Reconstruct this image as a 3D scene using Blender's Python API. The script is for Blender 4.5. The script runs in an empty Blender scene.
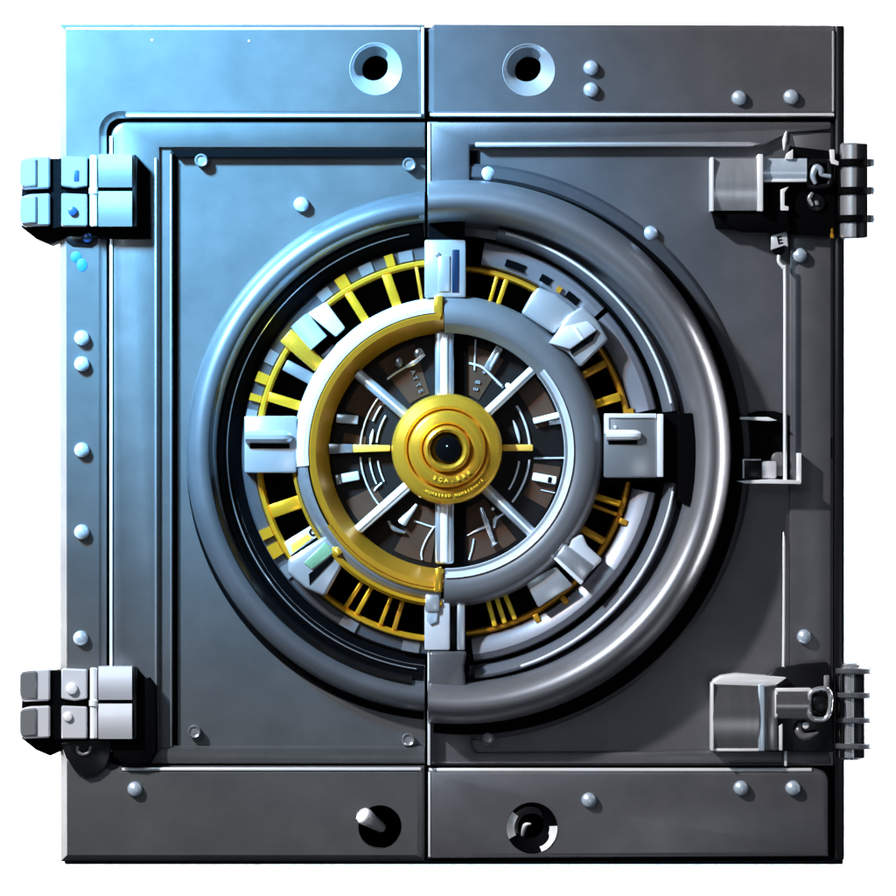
import bpy, bmesh, math, random
from mathutils import Vector, Matrix
random.seed(4)
R = math.radians
S = 1/448.0                      # one metre of the scene = 448 photo pixels; h = height of a surface towards the viewer
C = bpy.context.scene.collection
sc = bpy.context.scene
def V(x, y, h): return Vector(((x-448)*S, -h*S, (448-y)*S))

# ------------------------------------------------------------------ materials
def mat(name, col, metal=0.0, rough=0.45, var=0.0, scale=14, bump=0.0, brushed=None, spec=0.5, coat=0.0, rvar=0.0):
    m = bpy.data.materials.new(name); m.use_nodes = True
    nt = m.node_tree; n = nt.nodes; l = nt.links
    b = n['Principled BSDF']
    b.inputs['Base Color'].default_value = (*col, 1)
    b.inputs['Metallic'].default_value = metal
    b.inputs['Roughness'].default_value = rough
    b.inputs['Specular IOR Level'].default_value = spec
    b.inputs['Coat Weight'].default_value = coat
    tc = n.new('ShaderNodeTexCoord'); mp = n.new('ShaderNodeMapping')
    geo = n.new('ShaderNodeNewGeometry')
    l.new(geo.outputs['Position'], mp.inputs['Vector'])
    if brushed == 'v': mp.inputs['Scale'].default_value = (60, 60, 2)
    elif brushed == 'h': mp.inputs['Scale'].default_value = (2, 60, 60)
    else: mp.inputs['Scale'].default_value = (1, 1, 1)
    tx = n.new('ShaderNodeTexNoise'); tx.inputs['Scale'].default_value = scale
    tx.inputs['Detail'].default_value = 6; tx.inputs['Roughness'].default_value = 0.6
    l.new(mp.outputs[0], tx.inputs['Vector'])
    if var:
        r = n.new('ShaderNodeValToRGB')
        r.color_ramp.elements[0].position = 0.3; r.color_ramp.elements[1].position = 0.7
        lo = [c*(1-var) for c in col]; hi = [min(1, c*(1+var)) for c in col]
        hi[0] = min(1, hi[0]*(1+var*0.25))
        r.color_ramp.elements[0].color = (*lo, 1); r.color_ramp.elements[1].color = (*hi, 1)
        l.new(tx.outputs['Fac'], r.inputs[0]); l.new(r.outputs[0], b.inputs['Base Color'])
    if rvar:
        mr = n.new('ShaderNodeMapRange')
        mr.inputs['From Min'].default_value = 0.3; mr.inputs['From Max'].default_value = 0.7
        mr.inputs['To Min'].default_value = rough-rvar; mr.inputs['To Max'].default_value = rough+rvar
        t2 = n.new('ShaderNodeTexNoise'); t2.inputs['Scale'].default_value = 5; t2.inputs['Detail'].default_value = 5
        l.new(geo.outputs['Position'], t2.inputs['Vector'])
        l.new(t2.outputs['Fac'], mr.inputs['Value']); l.new(mr.outputs[0], b.inputs['Roughness'])
    if bump:
        bp = n.new('ShaderNodeBump'); bp.inputs['Strength'].default_value = bump; bp.inputs['Distance'].default_value = 0.002
        t3 = n.new('ShaderNodeTexNoise'); t3.inputs['Scale'].default_value = 160; t3.inputs['Detail'].default_value = 3
        l.new(geo.outputs['Position'], t3.inputs['Vector'])
        l.new(t3.outputs['Fac'], bp.inputs['Height']); l.new(bp.outputs[0], b.inputs['Normal'])
    return m
M = {
 'paintL': mat('slate_paint', (0.114, 0.117, 0.122), 0.55, 0.34, 0.10, 14, 0.08, rvar=0.05),
 'paintR': mat('graphite_paint', (0.120, 0.119, 0.131), 0.55, 0.34, 0.10, 14, 0.08, rvar=0.05),
 'paintD': mat('dark_paint', (0.045, 0.046, 0.055), 0.3, 0.45, 0.12, 10, 0.1),
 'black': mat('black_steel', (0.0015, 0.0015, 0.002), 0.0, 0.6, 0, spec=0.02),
 'gloss': mat('black_gloss', (0.004, 0.004, 0.005), 0.0, 0.28, 0, spec=0.3),
 'ring': mat('ring_enamel', (0.24, 0.245, 0.27), 0.65, 0.37, 0.08, 8, 0.05, rvar=0.05),
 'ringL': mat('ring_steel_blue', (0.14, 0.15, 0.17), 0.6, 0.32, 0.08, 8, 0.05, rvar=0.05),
 'band': mat('band_steel', (0.22, 0.21, 0.23), 0.5, 0.34, 0.08, 8, 0.05),
 'steel': mat('satin_steel', (0.48, 0.49, 0.52), 0.6, 0.27, 0.06, 10, 0.03),
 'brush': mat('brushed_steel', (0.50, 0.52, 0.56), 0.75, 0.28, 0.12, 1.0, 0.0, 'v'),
 'trim': mat('polished_trim', (0.86, 0.86, 0.88), 0.25, 0.28, 0, 10),
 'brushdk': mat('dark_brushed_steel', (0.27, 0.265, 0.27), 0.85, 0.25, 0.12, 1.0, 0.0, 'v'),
 'chrome': mat('chrome', (0.80, 0.82, 0.86), 0.85, 0.20, 0, 10),
 'wheel': mat('wheel_steel', (0.175, 0.172, 0.182), 0.45, 0.36, 0.08, 8, 0.05),
 'white': mat('white_enamel', (0.60, 0.60, 0.64), 0.25, 0.30, 0.04, 10),
 'gold': mat('gold', (0.92, 0.47, 0.025), 0.7, 0.24, 0.06, 8),
 'hub': mat('hub_gold', (0.93, 0.49, 0.04), 0.75, 0.24, 0.06, 8),
 'golddk': mat('dark_gold', (0.62, 0.29, 0.02), 0.6, 0.33, 0.1, 8),
 'orange': mat('amber_gold', (0.90, 0.50, 0.07), 0.3, 0.4, 0.04, 8),
 'brown': mat('brown_dial', (0.005, 0.003, 0.0025), 0.0, 0.6, 0.15, 20, spec=0.15),
 'brown2': mat('brown_dial_light', (0.048, 0.023, 0.013), 0.0, 0.6, 0.15, 20, spec=0.15),
 'rivet': mat('rivet_steel', (0.56, 0.66, 0.78), 0.5, 0.28, 0.05, 30),
 'rivetg': mat('bolt_steel', (0.34, 0.34, 0.36), 0.7, 0.28, 0.1, 60),
 'blue': mat('blue_enamel', (0.015, 0.05, 0.16), 0.3, 0.3),
 'mid': mat('mid_steel', (0.29, 0.30, 0.32), 0.6, 0.27, 0.06, 10),
 'sun': mat('bright_gold', (0.98, 0.66, 0.05), 0.2, 0.3, 0.04, 10),
 'navy': mat('navy_enamel', (0.005, 0.018, 0.05), 0.2, 0.3),
 'bluestain': mat('blue_stain', (0.004, 0.09, 0.30), 0.0, 0.5, 0.2, 30),
 'green': mat('green_glass', (0.20, 0.36, 0.22), 0.3, 0.25, 0.2, 12),
 'yellow': mat('yellow_decal', (0.85, 0.72, 0.05), 0.0, 0.4),
 'backdrop': mat('white_backdrop', (0.93, 0.93, 0.93), 0.0, 0.9, 0, spec=0.0),
}

# ------------------------------------------------------------------ mesh helpers (all in photo pixels, h towards the viewer)
def merge(dst, src):
    me = bpy.data.meshes.new('tmp'); src.to_mesh(me); dst.from_mesh(me); bpy.data.meshes.remove(me); src.free()
def prism(dst, pts, h0, h1, bev=0.0, seg=2, top_only=True, taper=None):
    b = bmesh.new()
    lo = [b.verts.new((x, y, h0)) for x, y in pts]
    if taper:
        cx = sum(p[0] for p in pts)/len(pts); cy = sum(p[1] for p in pts)/len(pts)
        hi = [b.verts.new((cx+(x-cx)*taper, cy+(y-cy)*taper, h1)) for x, y in pts]
    else: hi = [b.verts.new((x, y, h1)) for x, y in pts]
    n = len(pts)
    b.faces.new(lo[::-1]); b.faces.new(hi)
    for i in range(n): b.faces.new((lo[i], lo[(i+1) % n], hi[(i+1) % n], hi[i]))
    b.normal_update(); bmesh.ops.recalc_face_normals(b, faces=b.faces)
    if bev:
        b.edges.ensure_lookup_table()
        es = [e for e in b.edges if (not top_only) or all(abs(v.co.z-h1) < 1e-4 for v in e.verts)
              or (len(pts) <= 8 and abs(e.verts[0].co.z-e.verts[1].co.z) > 1e-4)]
        bmesh.ops.bevel(b, geom=es, offset=bev, segments=seg, affect='EDGES', profile=0.5, clamp_overlap=True)
    merge(dst, b)
def box(dst, x0, x1, y0, y1, h0, h1, bev=0.0, ang=0, seg=2):
    cx, cy = (x0+x1)/2, (y0+y1)/2; a = R(ang)
    pts = []
    for x, y in ((x0, y0), (x1, y0), (x1, y1), (x0, y1)):
        dx, dy = x-cx, y-cy
        pts.append((cx+dx*math.cos(a)+dy*math.sin(a), cy-dx*math.sin(a)+dy*math.cos(a)))
    prism(dst, pts, h0, h1, bev, seg)
def rbar(dst, cx, cy, r0, r1, deg, w, h0, h1, bev=0.0, w2=None):     # radial bar
    w2 = w if w2 is None else w2
    a = R(deg); ux, uy = math.cos(a), -math.sin(a); px, py = -uy, ux
    pts = [(cx+ux*r0+px*w/2, cy+uy*r0+py*w/2), (cx+ux*r1+px*w2/2, cy+uy*r1+py*w2/2),
           (cx+ux*r1-px*w2/2, cy+uy*r1-py*w2/2), (cx+ux*r0-px*w/2, cy+uy*r0-py*w/2)]
    prism(dst, pts, h0, h1, bev)
def lathe(dst, cx, cy, prof, a0=0, a1=360, n=160, sx=1.0):
    """closed profile [(r, h)...] swept round the axis"""
    b = bmesh.new(); full = abs(a1-a0) >= 359.9
    k = max(3, int(n*abs(a1-a0)/360)); rings = []
    for i in range(k if full else k+1):
        a = R(a0+(a1-a0)*i/k)
        rings.append([b.verts.new((cx+r*sx*math.cos(a), cy-r*math.sin(a), h)) for r, h in prof])
    m = len(prof)
    for i in range(k if full else k):
        A = rings[i]; B = rings[(i+1) % len(rings)]
        for j in range(m):
            j2 = (j+1) % m
            if full and prof[j][0] == 0 and prof[j2][0] == 0: continue
            b.faces.new((A[j], B[j], B[j2], A[j2]))
    if not full:
        b.faces.new(rings[0]); b.faces.new(rings[-1][::-1])
    bmesh.ops.remove_doubles(b, verts=b.verts, dist=1e-4)
    b.normal_update(); bmesh.ops.recalc_face_normals(b, faces=b.faces)
    merge(dst, b)
def disc(dst, cx, cy, r, h0, h1, bev=1.0, n=48, sx=1.0):
    prof = [(0, h0), (r, h0), (r, h1-bev), (r-bev*0.3, h1-bev*0.3), (r-bev, h1), (0, h1)]
    lathe(dst, cx, cy, prof, 0, 360, n, sx)
def vcyl(dst, x, y0, y1, r, h, bev=1.0, n=40):                         # upright cylinder (axis along the picture's vertical)
    b = bmesh.new(); rr = [(0, y0), (r-bev, y0), (r, y0+bev), (r, y1-bev), (r-bev, y1), (0, y1)]; rings = []
    for i in range(n):
        a = 2*math.pi*i/n
        rings.append([b.verts.new((x+q*math.cos(a), yy, h+q*math.sin(a))) for q, yy in rr])
    for i in range(n):
        A = rings[i]; B = rings[(i+1) % n]
        for j in range(5): b.faces.new((A[j], B[j], B[j+1], A[j+1]))
    bmesh.ops.remove_doubles(b, verts=b.verts, dist=1e-4)
    b.normal_update(); bmesh.ops.recalc_face_normals(b, faces=b.faces); merge(dst, b)
def tube(dst, pts, r, n=10, closed=False):
    P = [Vector(p) for p in pts]; Q = list(r) if isinstance(r, (list, tuple)) else [r]*len(P)
    if 3 <= len(P) < 12:                                              # smooth the path
        NP, NR = [], []; m = len(P)
        for i in range(m if closed else m-1):
            ix = [(i+j) % m if closed else min(max(i+j, 0), m-1) for j in (-1, 0, 1, 2)]
            p0, p1, p2, p3 = [P[q] for q in ix]
            for k in range(5):
                t = k/5
                NP.append(0.5*((2*p1)+(p2-p0)*t+(2*p0-5*p1+4*p2-p3)*t*t+(3*p1-p0-3*p2+p3)*t*t*t)); NR.append(Q[ix[1]]*(1-t)+Q[ix[2]]*t)
        if not closed: NP.append(P[-1]); NR.append(Q[-1])
        P, r = NP, NR
    b = bmesh.new(); rings = []
    m = len(P)
    for i, p in enumerate(P):
        if closed: t = P[(i+1) % m]-P[(i-1) % m]
        else: t = P[min(i+1, m-1)]-P[max(i-1, 0)]
        t.normalize(); u = t.cross(Vector((0, 0, 1)))
        if u.length < 0.01: u = Vector((1, 0, 0))
        u.normalize(); w = t.cross(u)
        rad = r[i] if isinstance(r, (list, tuple)) else r
        rings.append([b.verts.new(p+u*rad*math.cos(2*math.pi*k/n)+w*rad*math.sin(2*math.pi*k/n)) for k in range(n)])
    for i in range(m if closed else m-1):
        A = rings[i]; B = rings[(i+1) % m]
        for k in range(n): b.faces.new((A[k], A[(k+1) % n], B[(k+1) % n], B[k]))
    if not closed: b.faces.new(rings[0][::-1]); b.faces.new(rings[-1])
    b.normal_update(); bmesh.ops.recalc_face_normals(b, faces=b.faces); merge(dst, b)
def arcpts(cx, cy, r, a0, a1, h, n=24):
    return [(cx+r*math.cos(R(a0+(a1-a0)*i/n)), cy-r*math.sin(R(a0+(a1-a0)*i/n)), h) for i in range(n+1)]
def cornerarc(cx, cy, r, a0, a1, n=8):
    return [(cx+r*math.cos(R(a0+(a1-a0)*i/n)), cy-r*math.sin(R(a0+(a1-a0)*i/n))) for i in range(n+1)]

ORI = {}
def obj(name, bm, m, parent=None, angle=32, label=None):
    for v in bm.verts: v.co = V(*v.co)
    bm.normal_update(); bmesh.ops.recalc_face_normals(bm, faces=bm.faces)
    lo = Vector([min(v.co[i] for v in bm.verts) for i in range(3)]); hi = Vector([max(v.co[i] for v in bm.verts) for i in range(3)])
    c = (lo+hi)/2
    for v in bm.verts: v.co -= c
    me = bpy.data.meshes.new(name); bm.to_mesh(me); bm.free()
    for p in me.polygons: p.use_smooth = True
    me.set_sharp_from_angle(angle=R(angle))
    for mm in (m if isinstance(m, (list, tuple)) else [m]): me.materials.append(M[mm])
    o = bpy.data.objects.new(name, me); C.objects.link(o)
    if parent is not None:
        o.parent = parent; o.location = c-ORI[parent.name]
    else: o.location = c
    ORI[o.name] = c
    if label: o['label'] = label
    return o
def B(): return bmesh.new()
def one(name, m, parent, fn, *a, label=None, **k):
    b = B(); fn(b, *a, **k); return obj(name, b, m, parent, label=label)
def clone(src, parent, x, y, dh=0, label=None):
    o = src.copy(); C.objects.link(o); o.parent = parent
    w = V(x, y, 0); w.y = ORI[src.name].y - dh*S
    o.location = w-ORI[parent.name]; ORI[o.name] = w
    if label: o['label'] = label
    for ch in list(src.children):
        c = ch.copy(); C.objects.link(c); c.parent = o; ORI[c.name] = ORI[ch.name]+w-ORI[src.name]
    return o
def cut(o, cutters):
    for b in cutters:
        for v in b.verts: v.co = V(*v.co)
        b.normal_update(); bmesh.ops.recalc_face_normals(b, faces=b.faces)
        me = bpy.data.meshes.new('cut'); b.to_mesh(me); b.free()
        k = bpy.data.objects.new('cut', me); C.objects.link(k)
        md = o.modifiers.new('b', 'BOOLEAN'); md.operation = 'DIFFERENCE'; md.solver = 'EXACT'; md.object = k
        bpy.context.view_layer.update()
        old = ORI[o.name]
        dg = bpy.context.evaluated_depsgraph_get()
        nm = bpy.data.meshes.new_from_object(o.evaluated_get(dg))
        o.modifiers.clear(); o.data = nm
        bpy.data.objects.remove(k)
    for p in o.data.polygons: p.use_smooth = True
    o.data.set_sharp_from_angle(angle=R(32))
def conehole(x, y, r0, r1, h0, h1):   # r0 at depth h0, r1 at h1
    b = B(); lathe(b, x, y, [(0, h0), (r0, h0), (r1, h1), (0, h1)], 0, 360, 64); return b

# ------------------------------------------------------------------ the thing
root = bpy.data.objects.new('vault_door', None); C.objects.link(root)
root.location = V(452, 864, -45); ORI[root.name] = root.location.copy(); root.empty_display_size = 0.2
root['label'] = 'square steel vault door with gold hub wheel and round dial behind it'
root['category'] = 'vault door'; root['kind'] = 'thing'

# body slab behind everything
body = one('body', 'black', root, prism, [(62, 27), (843, 24), (845, 862), (63, 863)], -80, -24, 3)
cut(body, [conehole(449, 451, 214, 214, -64, 0)])

# ---- outer frame, left: one C-shaped panel with round inner corners
pts = [(59, 24), (424.5, 24), (424.5, 118)] + cornerarc(120, 132, 14, 90, 180) + cornerarc(120, 752, 14, 180, 270) + [(424.5, 766), (424.5, 862), (60, 862)]
fl = one('frame', 'paintL', root, prism, pts, -16.5, 0, 7, 1, label='blue-lit left half of the outer frame')
pts2 = [(428, 24), (838, 25), (838, 117), (428, 117)]
fr = one('frame', 'paintR', root, prism, pts2, -16.5, 0, 6, 1, label='grey upper right panel of the outer frame')
pts3 = [(428, 769), (816, 769)] + cornerarc(818, 781, 11, 80, 0) + [(829, 857), (428, 859)]
fb = one('frame', 'paintR', root, prism, pts3, -16.5, 0, 5, 2, label='grey lower right panel of the outer frame')
lip = one('frame_lip', 'black', root, prism, [(64, 858.5), (428, 860), (832, 860), (843, 853), (844, 865), (64, 865)], -16.8, -6, 2)
HOLES = [(376, 69, fl), (529, 70, fr), (532, 828, fb), (380, 827, fl)]
for x, y, o in HOLES:
    b = B()
    if y < 400 or x > 500: lathe(b, x, y, [(0, -60), (14, -60), (14, -13), (26.5, 0.8), (26.5, 6), (0, 6)], 0, 360, 64)
    else: lathe(b, x, y, [(0, -60), (20, -60), (22, 6), (0, 6)], 0, 360, 64)
    cut(o, [b])
cut(body, [conehole(x, y, 24, 24, -70, 0) for x, y, o in HOLES])
for x, y, rr, par in ((376, 69, 26, fl), (529, 70, 26, fr), (532, 828, 25, fb)):
    b = B(); lathe(b, x, y, [(14.5, -12), (rr-2, -1.0), (rr, 0.6), (rr+0.8, -0.3), (16, -15), (14.5, -15)], 0, 360, 64)
    for v in b.verts:
        if v.co.z < -5: v.co.x -= 2.5; v.co.y -= 3.5
    cp = obj('screw_cup', b, 'steel' if y < 400 else 'black', par)
    if y > 400:
        for q0, q1 in ((140, 205), (292, 365)):
            b = B(); lathe(b, x, y, [(17.5, -6), (24, 0.2), (25.4, 1.2), (24, -2)], q0, q1, 160); obj('cup_glint', b, 'trim', cp)  # bright crescents painted in as highlights of the cup
one('peg', 'trim', fl, tube, [(381, 829, -30), (372, 822, -6), (365, 816, 12), (363, 814.5, 15)], [5, 7, 9, 7])
one('peg', 'trim', fb, tube, [(522, 838, -16), (525, 826, -6), (531, 824, -4)], [1.5, 2.4, 0.6])

# polished trim strips, drawn in as the bevel highlights along the edges
def trim(parent, x0, x1, y0, y1, h0, h1, m='trim'):
    return one('highlight_trim', m, parent, box, x0, x1, y0, y1, h0, h1, 0.8)
trim(fl, 66, 352+68, 27.5, 30.0, -8, 0.2)
trim(fl, 126, 421, 114.2, 116.8, -6, -0.3)
trim(fr, 430, 834, 113.2, 116.0, -6, 0.4)
trim(fl, 122, 421, 767.5, 770.6, -6, 0.2)
trim(fb, 429, 812, 768.2, 771.4, -6, 0.3)
trim(fl, 421.5, 424, 27, 114, -8, 0.4)
trim(fb, 428.3, 430.6, 772, 857, -8, 0.4)

# ---- left leaf
pts = [(425, 122)] + cornerarc(126, 137, 15, 90, 180) + cornerarc(126, 750, 14, 180, 270) + [(425, 764), (425, 748), (160, 748), (160, 148), (425, 148)]
leafL = one('door_leaf', 'paintL', root, prism, pts, -22, -3, 4, 2, label='left leaf with a blue sheen')
b = B(); prism(b, [(425, 145), (425, 152.5), (172, 152.5), (172, 746.5), (425, 746.5), (425, 750), (157, 750), (157, 145)], -24, -8, 2.5, 1)
obj('moulding', b, 'paintL', leafL)
b = B(); prism(b, [(425, 152.8), (425, 156), (177, 156), (177, 745.5), (172.3, 745.5), (172.3, 152.8)], -18, -15.5, 0); obj('recess_shadow', b, 'black', leafL)  # black strip painted as the shade along the recess edges
b = B(); prism(b, [(425, 149), (425, 156.5), (176, 156.5), (170, 149)], -18, -6.9, 0); obj('recess_shadow', b, 'black', leafL)  # thicker black strip, painted shadow of the top border
panL = one('inner_panel', 'paintL', leafL, box, 168, 425, 149, 749, -40, -17, 0)
cut(panL, [conehole(447, 451, 216, 216, -80, 20)])
for a in ((109.5, 112.5, 136, 752, -16, -1.5), (154.5, 157.0, 158, 745, -10, -1.5, 'mid'), (169.8, 171.6, 154, 747, -14, -6.6, 'mid')): trim(leafL, *a)
trim(leafL, 172, 420, 748.6, 750.4, -12, -6.2, 'golddk')

# ---- right leaf
leafR = one('door_leaf', 'paintR', root, box, 427.5, 834, 123, 766, -40, -17, 0, label='grey right leaf')
cut(leafR, [conehole(452, 451, 216, 216, -80, 20)])
b = B(); prism(b, [(427.5, 121), (832, 121), (832, 129), (788, 133), (765, 145), (470, 145), (470, 190), (427.5, 190)], -18, -7, 3, 2)
obj('raised_rib', b, 'paintR', leafR)
b = B(); prism(b, [(427.5, 764.5), (427.5, 700), (470, 716), (472, 745), (476, 753), (640, 752), (828, 748), (832, 764.5)], -18, -9, 3, 2)
obj('raised_rib', b, 'paintR', leafR)
one('raised_rib', 'paintR', leafR, box, 790, 832, 131, 747, -18, -12, 2)
one('side_rail', 'gloss', root, box, 835.5, 845, 25, 861, -17.5, -4, 2.5)
b = B(); prism(b, [(475, 142), (750, 141.5), (763, 143.5), (750, 146.5), (475, 147)], -10, -3.5, 2)
obj('highlight_trim', b, 'steel', leafR)
trim(leafR, 427.6, 430.4, 122, 214, -10, -5.5)
trim(leafR, 427.6, 430.4, 640, 765, -8, 7)
one('slot_or_shade', 'black', leafR, box, 470.5, 479, 150, 184, -17.5, -15.5, 0)  # black strip painted as the rib's shadow
b = B(); tube(b, [(787, 130, -8), (785, 140, -6), (784.5, 150, -8)], [0.6, 2.6, 0.8]); obj('highlight_trim', b, 'trim', leafR)

# ---- ring collars
LC = (447, 452); RC = (459, 452)
profL = [(204, -62), (262, -62), (262, -16), (260.5, -12)]+[(245.5+15*math.cos(R(q)), -6+21*math.sin(R(q))) for q in range(0, 181, 10)]+[(230, -40), (230, -60), (206, -60)]
b = B(); lathe(b, *LC, profL, 0, 360, 220)
g = b.verts[:]+b.edges[:]+b.faces[:]
r_ = bmesh.ops.bisect_plane(b, geom=g, plane_co=(424.5, 0, 0), plane_no=(1, 0, 0), clear_outer=True)
bmesh.ops.holes_fill(b, edges=[e for e in r_['geom_cut'] if isinstance(e, bmesh.types.BMEdge)], sides=0)
obj('ring_collar', b, 'ringL', root, 50, label='left half of the round collar')
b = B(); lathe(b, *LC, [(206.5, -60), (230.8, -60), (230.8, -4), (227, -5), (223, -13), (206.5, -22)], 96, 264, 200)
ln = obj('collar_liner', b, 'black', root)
b = B(); lathe(b, 444.5, 449.5, [(228, -12), (236.5, -12), (236.5, 11), (235, 13.2), (232, 9), (229, -2)], 96.2, 262, 200); obj('liner_shade', b, 'gloss', ln)  # off-centre black ring paints shade on the collar's inner side
b = B(); tube(b, arcpts(447, 451, 220.5, 100, 262, -11.8, 90), 0.8); obj('highlight_trim', b, 'rivetg', ln)
profR = [(214, -62), (272, -62), (272, -14)]+[(251+21*math.cos(R(q)), 2+47*math.sin(R(q))) for q in range(0, 181, 8)]+[(229, -10), (222, -20), (217, -60)]
b = B(); lathe(b, *RC, profR, 0, 360, 220)
g = b.verts[:]+b.edges[:]+b.faces[:]
r_ = bmesh.ops.bisect_plane(b, geom=g, plane_co=(428, 0, 0), plane_no=(-1, 0, 0), clear_outer=True)
bmesh.ops.holes_fill(b, edges=[e for e in r_['geom_cut'] if isinstance(e, bmesh.types.BMEdge)], sides=0)
obj('ring_collar', b, 'ring', root, 50, label='taller right half of the round collar')
b = B(); lathe(b, 463, 452, [(272, -30), (289, -30), (289, -14), (286, -11), (276, -10), (272, -14)], 94, -92, 220)
obj('collar_flange', b, 'paintD', root)
b = B(); lathe(b, 467, 458, [(255, -22), (277, -22), (277, -6.5), (275, -5.5), (255, -5.5)], 85, -97, 220)  # off-centre black crescent painted as the shadow beside the collar
obj('collar_shadow', b, 'black', root)
b = B(); lathe(b, 446, 461, [(245, -20), (260, -20), (260, -15), (245, -14)], 182, 265, 220)  # black crescent painted as shade under the left collar half
obj('collar_shadow', b, 'black', root)

# ---- well floor, tick ring, bands
one('dial_backing', 'black', root, disc, 449, 451, 213, -64, -52, 1, 120)
b = B(); lathe(b, 447, 451, [(192, -50), (206, -50), (206, -20), (204, -17), (194, -17), (192, -20)], 92, 268, 200)
tickL = obj('tick_ring', b, 'paintD', root, label='left half of the tick ring with gold and grey cells')
for a0, a1 in ((100, 104), (112, 116), (126, 130), (150, 154), (168, 173), (215, 219), (238, 243), (257, 262)):
    b = B(); lathe(b, 447, 451, [(194, -18), (204.5, -18), (204.5, -14.5), (194, -14.5)], a0, a1, 300); obj('tick', b, 'wheel', tickL)
for a0, a1 in ((105.5, 108), (120, 123.5), (157, 160), (163.5, 165.5), (203, 206), (208, 212)):
    b = B(); lathe(b, 447, 451, [(193, -18), (205, -18), (205, -12.5), (193, -12.5)], a0, a1, 300); obj('tick', b, 'gold', tickL)
b = B(); lathe(b, 447, 451, [(186, -50), (192.5, -50), (192.5, -12), (191, -9), (188, -9), (186, -12)], 92, 268, 200)
obj('gold_ring', b, 'gold', root)
b = B(); lathe(b, 447, 451, [(181, -50), (187, -50), (187, -16), (185, -13), (182.5, -13), (181, -16)], 84, -84, 200)
obj('gold_ring', b, 'golddk', root)
for a0, a1 in ((80, 42.5), (41, 11.5), (-11.5, -83)):
    b = B(); lathe(b, 448, 451, [(187.5, -50), (212, -50), (213, -18), (211, -9), (205, -5), (196, -7), (190, -12), (187.5, -20)], a0, a1, 220)
    bd = obj('steel_band', b, 'band', root)
    if a0 == 80:
        b = B()
        for q0, q1 in ((73, 67), (62, 58.5), (53, 48.5)):
            lathe(b, 448, 451, [(193.5, -14), (201, -10), (201, -4.6), (193.5, -6.6)], q0, q1, 400)
        obj('slot_or_shade', b, 'black', bd)
        one('stud', 'golddk', bd, rbar, 448, 451, 193, 199, 55.5, 5, -12, -3.6)
    elif a0 == 41:
        one('stud', 'golddk', bd, rbar, 448, 451, 183, 190, 12, 7, -20, -8)
b = B()
for a in (-22, -52, -62): rbar(b, 448, 451, 185, 194, a, 6, -20, -7, 1)
obj('gold_stud', b, 'golddk', root)
for a0, a1 in ((78, 10.5), (-8, -84)):
    b = B(); lathe(b, 451, 452, [(216, -50), (229, -50), (229, -6), (227.5, 4), (225, 6), (222.5, 3), (219, -6), (216, -12)], a0, a1, 220)
    obj('inner_ring', b, 'ring', root)
    b = B(); tube(b, arcpts(451, 452, 225.2, a0-2, a1+(2 if a0 > 0 else 12), 5.8, 80), 1.4); obj('highlight_trim', b, 'trim', root)
# gold bars
bars = [(122, 9, 'gold'), (109, 10, 'gold'), (99.5, 3.5, 'golddk'), (163, 10, 'gold'), (199, 14, 'gold'), (237, 5, 'gold'), (241, 5, 'gold'),
        (249, 4.5, 'gold'), (253.5, 5, 'golddk'), (74, 4, 'gold'), (70.8, 5, 'gold'), (29, 8, 'golddk'), (17.5, 9, 'gold'),
        (285.3, 5, 'sun'), (288.6, 5, 'sun'), (292, 5, 'sun'), (343, 7, 'gold'), (339.5, 4, 'golddk'), (330, 8, 'golddk')]
for a, w, m in bars:
    t = 187 if 90 < a < 270 else 182
    one('gold_bar', m, root, rbar, 447, 451, 150, t, a, w, -30, -8, 1.6)
one('grey_bar', 'wheel', root, rbar, 447, 451, 150, 184, 152, 12, -30, -9, 1.5)

# ---- lugs round the wheel
def z(o, k, *p): return [(o[0]+x*k, o[1]+y*k) for x, y in p]
K = 220/896
lug = one('locking_lug', 'steel', root, box, 424.5, 466, 240, 298, -24, 12, 2.5)
one('slot_or_shade', 'navy', lug, box, 452, 459, 250, 293, 10, 12.7, 0.3)
one('pin', 'rivetg', lug, disc, 438, 255, 2.6, 11, 13.6, 1)
one('latch', 'steel', lug, box, 438, 450, 256, 292, 11, 13.6, 1)
lug = one('locking_lug', 'steel', root, box, 244.5, 297, 416, 473, -24, 12, 2.5)
one('latch', 'steel', lug, tube, [(246, 437, 15), (284, 437, 16), (287, 437, 13)], [6.5, 6.5, 4])
one('slot_or_shade', 'black', lug, box, 250, 290, 443.5, 448.5, 10, 12.6, 0.2)  # black strip painted as the shadow below the bar
lug = one('locking_lug', 'mid', root, box, 603.5, 658, 413.5, 478, -24, 12, 2.5)
one('latch', 'trim', lug, tube, [(606, 435, 14), (634, 435, 16), (637, 435, 13)], [5.5, 5, 3.5])
one('slot_or_shade', 'black', lug, box, 608, 637, 440, 444.5, 10, 12.6, 0.2)  # painted shadow below this bar too
one('highlight_trim', 'trim', lug, box, 657, 663, 414, 477, -20, 16, 1)
one('pin', 'trim', lug, disc, 615, 427, 1.6, 11, 13.4, 0.8)
b = B(); prism(b, [(604, 413.6), (656, 413.6), (656, 418), (609, 418), (609, 434), (604, 434)], 11, 14, 0.8); obj('highlight_trim', b, 'trim', lug)
one('stop_plate', 'black', root, prism, [(663, 412), (678, 411), (678, 508), (676, 482), (604, 482), (604, 478.5), (663, 478.5)], -22, 3, 0)
one('stop_plate', 'black', root, prism, [(678, 414), (690, 413), (692.5, 440), (692.5, 480), (690, 508), (678, 500)], -22, 36, 0)
one('stop_plate', 'black', root, box, 428.5, 465, 221, 240, -30, 8, 0)
lug = one('locking_lug', 'white', root, box, 424.5, 450, 598, 650, -24, 12, 2)
one('latch', 'rivet', lug, prism, z((230, 440), K, (800, 690), (850, 655), (845, 740), (815, 752), (800, 730)), 11, 14.5, 1)
one('latch', 'steel', lug, box, 425, 440, 594, 612, 10, 17, 3)
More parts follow.
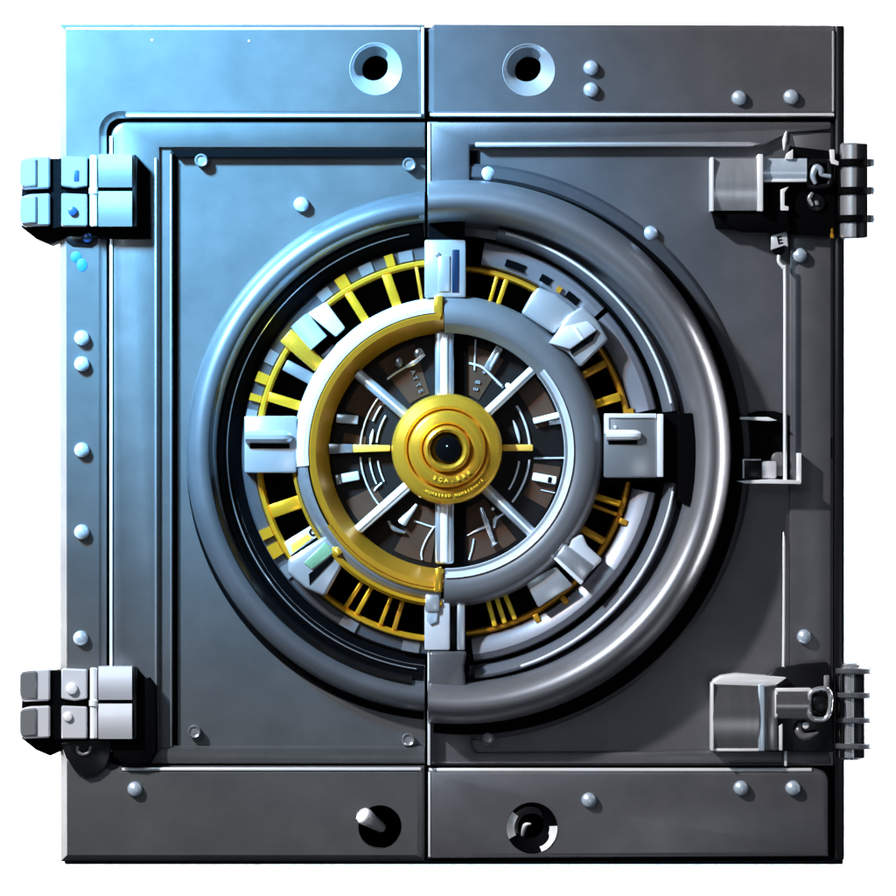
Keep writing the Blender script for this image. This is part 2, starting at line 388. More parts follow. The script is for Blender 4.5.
lug = one('locking_lug', 'steel', root, box, 457, 465, 600, 650, -24, 10, 1.5)
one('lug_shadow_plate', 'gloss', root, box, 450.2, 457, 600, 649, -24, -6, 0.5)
# diagonal lugs
o1 = (230, 230); o2 = (440, 230); o3 = (230, 440); o4 = (440, 440)
lug = one('locking_lug', 'white', root, prism, z(o1, K, (391, 292), (470, 398), (430, 436), (315, 340)), -24, 8, 2)
one('roller', 'rivet', lug, tube, [(299, 320, 6), (319, 343, 6)], 11, 24)
one('tab', 'hub', lug, prism, z(o1, K, (203, 455), (250, 403), (382, 530), (345, 577)), -24, 4, 1.5)
one('shoe', 'wheel', lug, prism, z(o1, K, (370, 510), (420, 465), (470, 505), (400, 560)), -24, 0, 1.5)
lug = one('locking_lug', 'steel', root, prism, z(o2, K, (330, 338), (372, 262), (400, 232), (470, 262), (552, 325), (462, 425)), -24, 10, 3, 3)
lug2 = one('clip', 'steel', lug, prism, z(o2, K, (580, 310), (640, 370), (685, 448), (570, 562), (520, 500), (438, 462), (472, 420), (520, 345)), -24, 16, 3, 3)
one('clip', 'white', lug, prism, z(o2, K, (440, 462), (505, 395), (600, 372), (640, 408), (530, 488)), 15, 21, 2)
one('slot_or_shade', 'black', lug, prism, z(o2, K, (528, 490), (640, 412), (620, 452), (535, 508)), 15, 18.6, 0)
one('highlight_trim', 'trim', lug, prism, z(o2, K, (540, 398), (552, 396), (585, 445), (572, 452)), 20, 22.5, 0.3)
lug = one('locking_lug', 'steel', root, prism, z(o3, K, (236, 485), (385, 390), (465, 472), (455, 520), (388, 640), (310, 605), (235, 540)), -24, 12, 4, 3)
one('window', 'green', lug, prism, z(o3, K, (300, 500), (390, 412), (428, 455), (335, 528)), 11, 14.5, 1.5)
one('slot_or_shade', 'black', lug, prism, z(o3, K, (322, 545), (430, 458), (420, 492), (325, 590)), 10, 12.8, 0)
one('decal_plate', 'white', lug, prism, z(o3, K, (222, 415), (335, 345), (368, 385), (245, 472)), -20, 0, 1)
one('decal', 'yellow', lug, prism, z(o3, K, (248, 425), (315, 382), (335, 398), (255, 462)), -1, 1.2, 0.2)
b = B(); lathe(b, 313, 532, [(2.2, 0), (4, 0), (4, 1), (2.2, 1)], 0, 360, 24); rbar(b, 313, 532, 0.2, 3, 30, 1.2, 0, 1.1); obj('mark', b, 'black', lug)
one('stop_peg', 'hub', root, tube, [(334, 548, 4), (337, 551, 12), (340, 555, 14)], [4, 5, 4], 14)
lug = one('locking_lug', 'steel', root, prism, z(o4, K, (345, 575), (472, 515), (542, 592), (400, 682)), -24, 6, 2)
lug2 = one('clip', 'white', lug, prism, z(o4, K, (525, 400), (580, 382), (600, 430), (662, 486), (600, 548), (520, 480)), -24, 12, 3, 3)
b = B(); prism(b, z(o4, K, (465, 478), (507, 418), (628, 512), (574, 586)), -24, 18, 3)
lug3 = obj('clip', b, 'brush', lug)
b = B(); prism(b, z(o4, K, (460, 482), (472, 475), (585, 575), (572, 590)), -20, 19.5, 1.2); obj('highlight_trim', b, 'trim', lug)

# ---- wheel
WC = (447, 451)
profS = [(118, -16), (148, -16), (156, -8), (156, 2), (152, 12), (146, 17), (136, 19), (128, 17.5), (126.5, 16.5), (118, 8)]
b = B(); lathe(b, *WC, profS, 91.2, -91.2, 220)
rimR = obj('wheel_rim', b, 'wheel', root, label='steel right half of the wheel rim')
b = B(); lathe(b, *WC, [(117.4, -14), (119, -14), (127, 12), (126.6, 19.2), (124.5, 18.6), (117.4, 4)], 40, -90.8, 220); obj('rim_lip', b, 'white', rimR)
profW = [(138.5, -16), (152, -16), (154, -6), (153, 6), (149, 14), (143, 18), (138.5, 18)]
b = B(); lathe(b, *WC, profW, 94, 186, 220)
rimL = obj('wheel_rim', b, 'white', root, label='white and gold left half of the wheel rim')
b = B(); lathe(b, *WC, [(140, -16), (150, -16), (153, -6), (152, 6), (147, 14), (143, 16.5), (140, 16.5)], 186.2, 267.5, 220); obj('rim_segment', b, 'rivetg', rimL)
b = B(); lathe(b, *WC, [(118, -18), (138.2, -18), (138.2, 15), (136.5, 18.6), (131, 17), (118.5, -9)], 91.5, 268.5, 220); obj('rim_bevel', b, 'golddk', rimL)
b = B(); lathe(b, *WC, [(152.2, -16), (156, -16), (156, 4), (153, 7), (152.2, 4)], 188, 222, 220); obj('rim_edge', b, 'hub', rimL)
b = B(); lathe(b, *WC, [(149, 0), (156, 0), (156, 12), (153, 15.5), (149.6, 14)], 222, 268, 220); obj('rim_edge', b, 'gold', rimL)
b = B(); lathe(b, *WC, [(137.6, 10), (141, 10), (141, 18.6), (139.5, 19.6), (137.6, 18.6)], 212, 268, 220); obj('rim_edge', b, 'hub', rimL)
b = B(); prism(b, [(434, 297), (443, 295.5), (443, 314), (440, 320), (437, 314), (433, 312)], 10, 20, 2); obj('rim_end', b, 'hub', rimL)
b = B(); prism(b, [(435, 568), (442, 566), (442, 592), (434, 592)], 4, 21, 2); obj('rim_end', b, 'hub', rimL)
# dial face
dial = one('dial_face', 'brown', root, disc, 447, 451, 121, -30, -19, 1, 120)
for a0, a1, r0, r1 in ((107, 128, 60, 112), (142, 158, 78, 110), (206, 222, 80, 113), (242, 262, 60, 113), (281, 308, 60, 113), (330, 352, 88, 115), (14, 40, 92, 115), (58, 78, 60, 108), (170, 178, 82, 105)):
    b = B(); lathe(b, 447, 451, [(r0, -20), (r1, -20), (r1, -18), (r0, -18)], a0, a1, 200); obj('dial_sector', b, 'brown2', dial)
def wire(pts, r=0.9, m='white'):
    b = B(); tube(b, pts, r, 8); return obj('dial_line', b, m, dial)
H = -16.8
wire(arcpts(447, 451, 87, 142, 176, H)); wire(arcpts(447, 451, 87, 184, 221, H))
wire(arcpts(447, 451, 80, 146, 158, H)); wire(arcpts(447, 451, 77, 164, 176, H), [0.5+1.2*math.sin(math.pi*i/24) for i in range(25)])
wire(arcpts(447, 451, 71, 150, 173, H)); wire(arcpts(447, 451, 78, 185, 205, H)); wire(arcpts(447, 451, 70, 188, 206, H))
wire([(381.5, 483, H), (376, 488, H), (374, 491, H)])
wire(arcpts(447, 451, 83, 33, 4, H), 1.2); wire(arcpts(447, 451, 73, 25, 6, H), [0.5+1.3*math.sin(math.pi*i/24) for i in range(25)])
wire(arcpts(447, 451, 83, -6, -38, H), 1.1); wire(arcpts(447, 451, 73, -8, -32, H))
wire([(534, 458.3, H), (566, 458, H)]); wire([(541, 490, H), (555, 493, H)], 0.6)
wire([(387, 379, H), (395, 373, H), (406, 366.5, H)], 1.1)
wire([(414, 521, H), (432, 527, H), (436, 526, H)]); wire([(434, 527, H), (426, 540, H), (421.5, 552, H), (422, 560, H)])
wire([(475.6, 339, H), (475, 355, H), (474.6, 370, H)], 0.8)
wire([(469, 363, H), (480, 366, H), (487, 371, H), (494, 378, H), (502, 386, H)], 1.2)
wire([(467, 536, H), (478, 530, H), (485, 527, H)], [0.3, 1.2, 1.6]); wire([(474, 539, H), (472, 550, H), (469, 560, H)], 0.9)
wire([(496, 518, H), (500, 516, H), (506, 512.5, H)], [2.2, 1, 0.6]); wire([(494, 528, H), (495, 520, H), (497, 517, H)], [1.2, 2, 1])
# pegs
def peg(name, m, x, y, l, w, ang, h=-10):
    b = B(); box(b, x-l/2, x+l/2, y-w/2, y+w/2, -19, h, 1.2, ang); return obj(name, b, m, dial)
peg('dial_peg', 'rivet', 347, 419, 22, 9, -5); 
p = peg('dial_peg', 'white', 350, 477, 18, 9, 10); peg('dial_peg', 'rivetg', 338.5, 479.5, 6, 10, 10, -12)
peg('dial_peg', 'trim', 546, 418, 26, 6, 14); peg('dial_peg', 'rivetg', 556, 422, 14, 5, 8, -13)
peg('dial_peg', 'trim', 544.5, 478.5, 24, 8, -10); peg('dial_peg', 'black', 550, 480, 4, 6, -10, -8.8)
peg('dial_peg', 'chrome', 493.5, 358, 26, 8, 60); peg('dial_peg', 'rivet', 495, 359, 18, 2.5, 60, -8.6)
b = B(); tube(b, [(402, 523, -14), (405, 519, -13), (411, 512, -13), (416.5, 504.5, -14)], [5, 4, 2.6, 1.6], 12); obj('dial_peg', b, 'trim', dial)
b = B(); tube(b, [(388, 521, -15), (394, 529, -15), (405, 533, -15)], [1, 2.6, 1.4], 12); obj('dial_peg', b, 'rivetg', dial)
b = B(); tube(b, [(481, 508, -14), (486, 522, -13), (493, 541, -14), (495, 545, -14)], [1.8, 3.0, 2, 4], 12); obj('dial_peg', b, 'chrome', dial)
b = B(); disc(b, 419, 353.5, 6, -19, -12, 2, 24, 0.85); obj('dial_peg', b, 'chrome', dial)
b = B(); tube(b, [(406, 366.5, -14), (413, 363, -12), (420, 358, -12), (424.5, 354, -12)], [1.4, 2.8, 2.0, 1.4], 12); obj('dial_peg', b, 'chrome', dial)
b = B(); disc(b, 399, 362, 5, -19, -13, 2, 24, 0.8); obj('dial_peg', b, 'rivetg', dial)
b = B(); disc(b, 508, 385.5, 2.8, -19, -13, 1, 24); disc(b, 493, 509, 1.6, -19, -14, 0.6, 16); obj('dial_peg', b, 'trim', dial)

# lettering
def letters(word, path, size, m, parent, h, thick=0.5):
    """each character of word at (x, y, tilt in degrees)"""
    for ch, (x, y, t) in zip(word, path):
        if ch == ' ': continue
        cu = bpy.data.curves.new('t', 'FONT'); cu.body = ch; cu.size = size; cu.extrude = thick; cu.align_x = 'CENTER'; cu.align_y = 'CENTER'
        cu.offset = size*0.02
        t0 = bpy.data.objects.new('t', cu); C.objects.link(t0); bpy.context.view_layer.update()
        me = bpy.data.meshes.new_from_object(t0.evaluated_get(bpy.context.evaluated_depsgraph_get()))
        bpy.data.objects.remove(t0)
        b = B(); b.from_mesh(me); a = R(t)
        for v in b.verts:
            X, Y, Z = v.co; Y = -Y
            v.co = (x+X*math.cos(a)+Y*math.sin(a), y-X*math.sin(a)+Y*math.cos(a), h+Z)
        obj('letter', b, m, parent)
letters('ATTE', [(413, 372, -60), (415, 378, -60), (418, 385, -60), (420.5, 391, -60)], 6.2, 'rivetg', dial, H)
letters('BE', [(478, 382, 80), (476, 389, 80)], 6.5, 'steel', dial, H)
letters('wAs', [(484, 372, -25), (498, 383, -40), (503, 387, -40)], 4.6, 'steel', dial, H)

# spokes
SP = [(90, 'brush', 19), (270, 'brush', 19), (139, 'brush', 11), (43.5, 'trim', 9), (221.5, 'trim', 10), (316, 'brush', 11)]
for a, m, w in SP:
    a_ = {90: 90, 270: 270}.get(a, a)
    b = B()
    if w > 15:
        cx = 444.5
        yy = (331, 404) if a == 90 else (498, 564)
        box(b, cx-9.5, cx+9.5, yy[0], yy[1], -16, -3, 3, seg=3)
        s = obj('spoke', b, m, root)
        b = B(); box(b, cx-4, cx+3.5, yy[0]+2, yy[1]-1, -6, -1, 2, seg=3); obj('spoke_ridge', b, 'trim', s)
        b = B(); box(b, cx+9.7, 466, yy[0]+1, yy[1], -18.5, -15, 0); obj('spoke_slot', b, 'black', dial)
    else:
        rbar(b, 447, 451, 46, 120, a, w+1, -14, -2, 3, w)
        s = obj('spoke', b, m, root)
        b = B(); rbar(b, 447, 451, 50, 119, a, 2.6, -4, -0.8, 0.8); obj('spoke_ridge', b, 'trim', s)
one('dial_pointer', 'orange', root, prism, [(353, 444.4), (390, 445.2), (390, 451.2), (353, 452.6)], -16, -6, 1)
one('dial_pointer', 'rivetg', root, prism, [(328, 443.5), (353, 444.3), (353, 452.7), (329, 454)], -16, -6.2, 1)
one('dial_pointer', 'orange', root, box, 503, 533, 444.5, 451, -16, -6, 1)
# hub
HC = (447, 449)
b = B(); lathe(b, *HC, [(0, -18), (55, -18), (55.5, 8), (54.4, 12), (52, 14), (43, 17), (40.5, 16), (39.6, 10), (38.6, 10), (38.2, 20), (36.8, 23), (34, 24.4), (27, 25.4), (25.3, 24), (24.6, 17), (23.7, 17), (23.3, 27), (22, 30.5), (19.5, 31.6), (17, 29.5), (15.3, 23), (14.2, 10), (0, 10)], 0, 360, 160)
hub = obj('hub', b, 'hub', root, 20)
one('keyhole', 'black', hub, disc, 448, 449, 13.2, 9, 26.5, 0.5, 60, 0.95)
one('pin', 'trim', hub, disc, 447, 446, 0.8, 26, 27.2, 0.3)
def along(n, r, a0, a1, cx=447, cy=449):
    return [(cx+r*math.cos(R(a0+(a1-a0)*i/(n-1))), cy-r*math.sin(R(a0+(a1-a0)*i/(n-1))), (a0+(a1-a0)*i/(n-1))+90) for i in range(n)]
letters('8CA.BBB', along(7, 31.5, 247, 312), 5.6, 'sun', hub, 25.5, 0.3)
letters('NUMBERED NUMBERWAVE', along(19, 46.8, 244, 318), 3.7, 'sun', hub, 16.3, 0.4)

# ---- lower block joining the collar
b = B(); prism(b, [(429, 651), (467, 651), (464, 666), (466, 684), (462, 699), (458, 703), (429, 703)], -20, 24, 4, 3)
obj('stop_block', b, 'paintR', root)
b = B(); prism(b, [(464, 652), (471, 655), (469, 678), (466, 680)], -20, 18, 0); obj('stop_plate', b, 'black', root)

# ---- rivets
b = B(); lathe(b, 591, 68, [(0, -2), (7.6, -2), (7.6, 3), (6.6, 6.5), (4.2, 8.6), (0, 9.4)], 0, 360, 32)
rv = obj('rivet', b, 'rivet', fr)
for x, y, par, dh in ((591, 90, fr, 0), (739, 98, fr, 0), (791, 97, fr, 0), (589, 800, fb, 0), (741, 788, fb, 0), (793, 788, fb, 0),
                  (82, 338, fl, 0), (82, 364, fl, 0), (82, 450, fl, 0), (82, 532, fl, 0), (81, 638, fl, 0), (135, 789, fl, 0),
                  (488, 173, leafR, -17), (651, 233, leafR, -17), (800, 255, leafR, -11), (805, 637, leafR, -11), (301, 204, leafL, -16)):
    clone(rv, par, x, y, dh)
b = B(); lathe(b, 201, 160, [(0, -2), (6.6, -2), (6.6, 9), (5.6, 10.5), (4.4, 9.8), (3.8, 8.6), (0, 9)], 0, 360, 32)
for v in b.verts: v.co.z -= 16
bt = obj('bolt', b, 'rivetg', leafL)
for x, y, par, k in ((409, 164, leafL, 0), (194, 732, leafL, 0), (408, 740, leafL, 0), (488, 739, leafR, 0)): clone(bt, par, x, y, 0)
for x, y in ((152, 40), (249, 41)):
    one('speck', 'trim', fl, disc, x, y, 1.1, -1, 0.5, 0.3, 16)
b = B(); disc(b, 76, 257, 5.5, -1, 0.35, 0.2, 24); disc(b, 82, 265, 6.5, -1, 0.45, 0.2, 24, 0.8); obj('stain', b, 'bluestain', fl)

# ---- left hinges
def saddle(dst, x0, x1, y0, y1, h, bulge=6):
    """a block whose front is gently rounded about a level axis"""
    n = 12; b = bmesh.new(); L = []; Rr = []
    prof = [(y0, -17)] + [(y0+(y1-y0)*i/n, h-bulge+bulge*math.sin(math.pi*i/n)) for i in range(n+1)] + [(y1, -17)]
    for y, hh in prof: L.append(b.verts.new((x0, y, hh))); Rr.append(b.verts.new((x1, y, hh)))
    m = len(prof)
    for i in range(m): b.faces.new((L[i], L[(i+1) % m], Rr[(i+1) % m], Rr[i]))
    b.faces.new(L); b.faces.new(Rr[::-1]); b.normal_update(); bmesh.ops.recalc_face_normals(b, faces=b.faces); merge(dst, b)
def hinge_left(y, bottom):
    st = 'white' if bottom else 'mid'
    b = B(); prism(b, [(30, y+6), (62, y+2), (136, y), (150, y+14), (151, y+82), (64, y+82), (50, y+88), (36, y+82), (21, y+70), (22, y+12)], -60, 1, 2)  # black backing, drawn wider to stand in for the shadow at its right
    hg = obj('hinge', b, 'black', root, label=('lower left' if bottom else 'upper left')+' hinge of bright steel knuckles')
    for k, (ya, yb) in enumerate(((y, y+33), (y+37, y+70))):
        b = B(); prism(b, [(21, ya+4), (30, ya+1), (51, ya), (51, yb-1), (24, yb), (21, yb-3)], -20, 20, 1.6, 1)
        kn = obj('knuckle', b, st, hg)
        b = B(); prism(b, [(20.2, ya+5), (24, ya+3), (38, ya+2), (38, yb-3), (25, yb-2), (20.2, yb-5)], -20, 23, 1.6, 1)
        obj('knuckle_cap', b, 'mid', hg)
        b = B(); prism(b, [(62.5, ya), (88, ya+1), (88, yb-(3 if k == 0 else 0)), (76, yb-(1 if k == 0 else 0)), (62.5, yb-(3 if k == 0 else 0))], -20, 22, 1.2, 1)
        obj('knuckle', b, st, hg)
        b = B(); saddle(b, 99.5, 133, ya-2, yb-(0 if k else 2), 25, 4); obj('leaf_plate', b, st, hg)
    b = B(); prism(b, [(133.4, y-2), (137.5, y-1), (137.5, y+70), (133.4, y+70)], -20, 20, 1); obj('hinge_side', b, 'gloss', hg)
    b = B(); vcyl(b, 94.5, y-1, y+70, 3.6, 18, 1); obj('pin', b, 'trim', hg)
    b = B(); vcyl(b, 94.5, y+31, y+38, 4.6, 19, 1); obj('pin_collar', b, 'trim', hg)
    b = B(); prism(b, [(51.5, y+2), (62, y+2), (62, y+33), (90, y+32), (90, y+38), (76, y+42), (62, y+39), (62, y+70), (51.5, y+72)], -10, 14, 0); obj('hinge_gap', b, 'black', hg)
    return hg
h1 = hinge_left(157, False)
one('slot_or_shade', 'blue', h1, box, 75, 80, 171, 182, 20, 22.8, 0.3)
one('bolt', 'blue', h1, disc, 74, 212, 4.6, 20, 26, 2)
one('bolt', 'blue', h1, disc, 87.5, 238, 5, 0, 6, 2)
b = B(); prism(b, [(66, 236), (98, 236), (97, 243), (91, 247), (72, 246), (66, 242)], -2, 2, 1); obj('hinge_tab', b, 'gloss', h1)
h2 = hinge_left(668, True)
one('bolt', 'trim', h2, disc, 73, 688, 6, 19, 27, 3)
one('bolt', 'trim', h2, disc, 69, 716, 5, 19, 26, 3)
b = B(); prism(b, [(74, 740), (112, 740), (110, 758), (106, 768), (96, 776), (86, 778), (76, 772), (66, 758), (60, 742)], -2, 6, 2); obj('shadow_pad', b, 'gloss', h2)  # black shape put in as the shadow below the hinge
b = B(); prism(b, [(112, 742), (138, 742), (140, 680), (150, 677), (157, 686), (158, 752), (152, 762), (140, 766), (124, 765), (114, 758)], -2, 10, 3, 3); obj('shadow_pad', b, 'black', h2)  # black shape put in as the shadow right of the hinge
b = B(); tube(b, [(78, 746, 7), (78, 751, 7), (83, 754, 7), (89, 752, 7), (91, 746, 7)], 1.6); obj('clip', b, 'rivetg', h2)

# ---- right hinges
def rings(parent, x, ys, r, h, m, t=2.2):
    for yy in ys:
        b = B(); vcyl(b, x+3, yy-t, yy+t, r, h, 1.2); obj('washer', b, m, parent)
# upper
b = B(); prism(b, [(762, 160), (788, 158), (790, 146), (830, 151), (834, 160), (836, 236), (790, 234), (716, 228), (712, 212), (762, 212)], -17, 4, 2)
h3 = obj('hinge', b, 'black', root, label='upper right hinge with black bracket')
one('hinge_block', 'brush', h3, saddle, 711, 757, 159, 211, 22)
one('highlight_trim', 'trim', h3, box, 709.5, 713, 158, 212, -17, 24, 1)
one('highlight_trim', 'trim', h3, box, 756.5, 762, 155, 212, -17, 25, 1)
b = B(); prism(b, [(714, 212), (788, 212), (790, 232), (742, 232), (726, 226)], -16.5, 12, 3); obj('hinge_shoe', b, 'black', h3)
one('hinge_arm', 'rivet', h3, saddle, 762, 806, 159, 181, 18, 3)
one('highlight_trim', 'trim', h3, box, 763, 806, 180, 182.5, 0, 17, 0.6)
b = B(); prism(b, [(784, 160), (786, 154), (792, 150), (792, 160)], 2, 20, 0.6); obj('highlight_trim', b, 'trim', h3)
b = B(); prism(b, [(780, 190), (788, 187), (784, 193), (784, 206), (788, 207), (788, 211), (780, 211)], 2, 14, 0.6); obj('hook', b, 'trim', h3)
b = B(); tube(b, [(818-9, 175-12, 10), (818+8, 162, 10), (829, 168, 10), (829, 184, 10), (818, 187, 10), (809, 186, 10), (807, 174, 10)], 2.6, 10, True); obj('shackle', b, 'gloss', h3)
b = B(); tube(b, [(815, 184, 13), (812, 176, 14), (815, 168, 14), (820, 170, 14), (821, 175, 13), (830, 177, 12)], [2, 3, 3.4, 3, 2.4, 2], 12); obj('shackle', b, 'rivet', h3)
b = B(); disc(b, 816, 203, 9, 0, 8, 2); obj('lock_boss', b, 'gloss', h3)
b = B(); tube(b, [(812, 193, 9), (809, 199, 9), (812, 206, 9)], [1.6, 2.6, 1.4]); tube(b, [(816, 201, 9), (817, 205, 9)], 2.2); obj('lock_pin', b, 'chrome', h3)
b = B(); prism(b, [(829, 150), (834, 150), (834, 160), (838, 162), (838, 166), (830, 164)], 0, 12, 0.6); obj('hook', b, 'trim', h3)
b = B(); box(b, 830, 833.5, 228, 238, -4, 4, 0.6); obj('hook', b, 'golddk', h3)
cyl = one('barrel', 'brush', h3, vcyl, 854, 143, 239, 14, 0, 2)
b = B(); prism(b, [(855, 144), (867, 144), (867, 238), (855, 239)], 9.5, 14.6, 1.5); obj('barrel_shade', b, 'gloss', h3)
rings(h3, 852, (163, 191, 219), 18, 0, 'black', 3.8)
for yy in (163, 191, 219):
    b = B(); tube(b, [(867, yy, 4), (870, yy, 5), (873, yy, 5), (876, yy, 4)], [2, 4.2, 4.2, 1.5], 14); obj('washer_knob', b, 'rivet', h3)
# lower
b = B(); prism(b, [(766, 676), (776, 668), (800, 664), (828, 662), (833, 680), (834, 752), (768, 752)], -17, 2, 2)
h4 = obj('hinge', b, 'gloss', root, label='lower right hinge with chrome pin')
b = B(); prism(b, [(712, 680), (720, 675), (736, 673), (786, 677), (776, 684), (764, 686), (712, 684)], -17, 19, 1.5); obj('hinge_top', b, 'trim', h4)
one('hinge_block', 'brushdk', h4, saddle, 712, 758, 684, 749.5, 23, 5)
one('highlight_trim', 'trim', h4, box, 710.2, 713, 682, 750, -17, 23, 0.8)
one('highlight_trim', 'trim', h4, box, 712, 758, 747.8, 750.4, -10, 20, 0.6)
one('highlight_trim', 'rivet', h4, box, 757.5, 763.5, 684, 750, -17, 21, 0.8)
one('hinge_block', 'brushdk', h4, box, 763.5, 777, 685, 750, -17, 14, 1.5)
one('hinge_arm', 'brushdk', h4, saddle, 775, 808, 689, 717.5, 27, 4)
one('highlight_trim', 'trim', h4, box, 774.5, 810, 687.5, 691, 0, 25, 0.8)
one('highlight_trim', 'trim', h4, box, 774.5, 808, 714.5, 717.5, 0, 22, 0.8)
one('highlight_trim', 'trim', h4, box, 774, 776.6, 690, 716, 0, 25, 0.6)
b = B(); tube(b, [(812, 690, 24), (824, 688, 24), (829, 694, 22), (829, 708, 22), (824, 718, 22), (813, 718, 22), (808, 712, 24), (808, 697, 24)], 2.6, 12, True); obj('clamp', b, 'chrome', h4)
b = B(); disc(b, 819, 703, 9, 0, 22, 2, 8); obj('clamp_bolt', b, 'gloss', h4)
b = B(); tube(b, [(826, 676, 8), (826, 684, 12), (825, 692, 18)], 3.0); obj('clamp_bolt', b, 'rivetg', h4)
b = B(); tube(b, [(800, 722, 10), (798, 730, 11), (803, 736, 11), (811, 735, 11), (818, 732, 10)], [2, 4, 4, 3, 1], 12); obj('hook', b, 'wheel', h4)
b = B(); disc(b, 805, 725, 3.4, 8, 16, 1); obj('hook', b, 'trim', h4)
b = B(); prism(b, [(778, 726), (782, 723), (782, 750), (778, 750)], 0, 12, 0.8); prism(b, [(784, 751), (787, 751), (787, 766), (784, 766)], -8, 3, 0.8); obj('highlight_trim', b, 'trim', h4)
vc = one('barrel', 'chrome', h4, vcyl, 852, 667, 760, 13, 0, 3)
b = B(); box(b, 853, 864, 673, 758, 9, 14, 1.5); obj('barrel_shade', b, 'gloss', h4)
rings(h4, 852, (671, 695, 720, 746), 19.5, 0, 'ringL', 2.9)
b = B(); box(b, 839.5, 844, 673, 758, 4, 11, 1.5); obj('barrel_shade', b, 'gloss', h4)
one('barrel_cap', 'chrome', h4, vcyl, 852, 663, 669, 10, 0, 2)

# ---- latch on the right
b = B(); prism(b, [(732, 416), (745, 415), (758, 411), (775, 411), (800, 418), (815, 432), (833, 438), (833, 458), (800, 458), (798, 480), (732, 484)], -18, -12.5, 1)
lt = obj('latch', b, 'black', root)
b = B(); prism(b, [(740, 417), (768, 417), (777, 420.5), (768, 421), (740, 419.5)], -14, 4, 0.4); obj('latch_arm', b, 'trim', lt)
one('latch_tray', 'trim', lt, prism, [(736, 481), (770, 479), (800, 480.5), (800, 484), (770, 483.5), (745, 483.5)], -15, 16, 0.4)
one('latch_post', 'trim', lt, box, 796.5, 801, 453, 483, -14, 8, 0.8)
b = B(); box(b, 743, 761, 460, 478.5, -14, 2, 1); obj('latch_box', b, 'gloss', lt)
b = B(); box(b, 742.6, 744.2, 459.4, 478.5, -12, 2.8, 0.3); box(b, 743, 761, 459, 460.4, -12, 2.6, 0.3); obj('highlight_trim', b, 'trim', lt)
b = B(); box(b, 761.5, 776.5, 461, 478.5, -14, 4, 2); obj('roller', b, 'white', lt)
b = B(); disc(b, 778, 460, 8, -14, -5, 2, 32, 0.9); box(b, 777, 783, 452, 476, -14, -6, 1); obj('roller', b, 'wheel', lt)
rod = one('lock_rod', 'trim', root, tube, [(779, 255, 0), (779, 262, 0), (783.5, 268, 0), (785, 275, 0), (785, 380, 0), (785, 481, 0)], 1.9, 12)
one('lock_rod', 'trim', root, tube, [(784, 532, -11), (784.5, 545, -10), (784.5, 600, -10), (784, 676, -10)], [0.4, 1.7, 1.6, 1.7], 12)
tg = one('tag', 'white', root, prism, [(771, 236), (786.5, 231), (788, 247), (784.5, 245.5), (771, 250)], -10, 4, 0.6)
b = B(); prism(b, [(771.5, 250), (784, 245.5), (785, 252), (780, 256), (775, 254)], -10, 2, 1); obj('tag_clip', b, 'black', tg)
letters('E', [(779.6, 240.6, 12)], 11, 'black', tg, 4.2, 0.4)

# ------------------------------------------------------------------ backdrop, lamps, world, camera
b = bmesh.new()
vs = [b.verts.new(p) for p in ((-9, 3.2, -9), (9, 3.2, -9), (9, 3.2, 9), (-9, 3.2, 9), (-9, 3.3, -9), (9, 3.3, -9), (9, 3.3, 9), (-9, 3.3, 9))]
for f in ((0, 1, 2, 3), (7, 6, 5, 4), (0, 4, 5, 1), (1, 5, 6, 2), (2, 6, 7, 3), (3, 7, 4, 0)): b.faces.new([vs[i] for i in f])
b.normal_update(); bmesh.ops.recalc_face_normals(b, faces=b.faces)
me = bpy.data.meshes.new('backdrop'); b.to_mesh(me); b.free(); me.materials.append(M['backdrop'])
bd = bpy.data.objects.new('backdrop', me); C.objects.link(bd); bd['kind'] = 'structure'; bd['label'] = 'plain white background behind the vault door'

def area(name, loc, target, size, energy, col, sy=None):
    L = bpy.data.lights.new(name, 'AREA'); L.energy = energy; L.color = col; L.shape = 'RECTANGLE'; L.size = size; L.size_y = sy or size
    o = bpy.data.objects.new(name, L); C.objects.link(o); o.location = loc
    d = Vector(target)-Vector(loc); o.rotation_euler = d.to_track_quat('-Z', 'Y').to_euler(); return o
# key: upper left, crisp shadows down and to the right
area('key_light', (-4.7, -4.7, 4.4), (0, 0, 0), 0.38, 1050, (1.0, 0.98, 0.97))
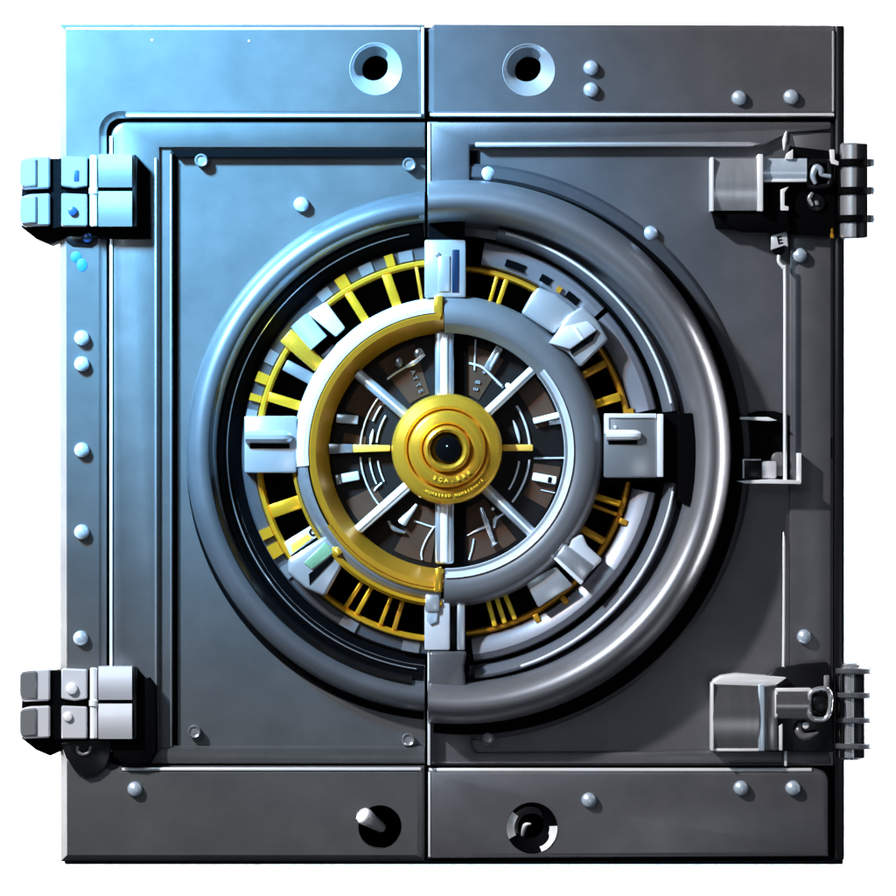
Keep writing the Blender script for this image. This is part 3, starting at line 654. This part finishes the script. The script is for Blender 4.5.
# cyan lamp close to the upper left corner
L = bpy.data.lights.new('cyan_spot', 'SPOT'); L.energy = 8200; L.color = (0.13, 0.56, 1.0); L.spot_size = R(40); L.spot_blend = 1.0; L.shadow_soft_size = 0.25
o = bpy.data.objects.new('cyan_spot', L); C.objects.link(o); o.location = (-2.3, -2.0, 2.4)
o.rotation_euler = (Vector((-1.0, 0, 1.02))-o.location).to_track_quat('-Z', 'Y').to_euler()
# soft boxes that give the metal its sheen
area('soft_left', (-2.6, -6.0, 2.2), (-0.6, 0, 0.5), 1.5, 62, (0.66, 0.86, 1.0), 1.5)
area('soft_low', (1.6, -7.0, -2.0), (0.2, 0, -0.3), 1.2, 14, (0.85, 0.92, 1.0), 1.2)
# backdrop lamps behind the plane of the door
for sx in (-1, 1):
    area('backdrop_light', (sx*3.4, 0.9, 0), (sx*0.6, 3.2, 0), 1.2, 700, (1, 1, 1), 5)

w = bpy.data.worlds.new('World'); sc.world = w; w.use_nodes = True
nt = w.node_tree; bg = nt.nodes['Background']
tc = nt.nodes.new('ShaderNodeTexCoord'); mp = nt.nodes.new('ShaderNodeMapping'); mp.inputs['Rotation'].default_value = (0.2, 0.55, 0.4)
wv = nt.nodes.new('ShaderNodeTexWave'); wv.inputs['Scale'].default_value = 1.1; wv.inputs['Distortion'].default_value = 1.2; wv.inputs['Detail'].default_value = 1
rm = nt.nodes.new('ShaderNodeValToRGB'); rm.color_ramp.elements[0].position = 0.93; rm.color_ramp.elements[1].position = 0.985
rm.color_ramp.elements[0].color = (0.012, 0.013, 0.016, 1); rm.color_ramp.elements[1].color = (0.80, 0.90, 1.0, 1)
nt.links.new(tc.outputs['Generated'], mp.inputs[0]); nt.links.new(mp.outputs[0], wv.inputs[0])
nt.links.new(wv.outputs['Fac'], rm.inputs[0]); nt.links.new(rm.outputs[0], bg.inputs[0]); bg.inputs[1].default_value = 0.6

cam = bpy.data.cameras.new('camera'); co = bpy.data.objects.new('camera', cam); C.objects.link(co)
D = 16.0
co.location = (0, -D, 0); co.rotation_euler = (R(90), 0, 0)
cam.sensor_width = 36; cam.lens = 36*D/2.0; cam.clip_end = 200; cam.clip_start = 0.5
sc.camera = co
sc.view_settings.view_transform = 'Standard'; sc.view_settings.look = 'None'; sc.view_settings.exposure = 0; sc.view_settings.gamma = 1
sc.render.engine = 'CYCLES'
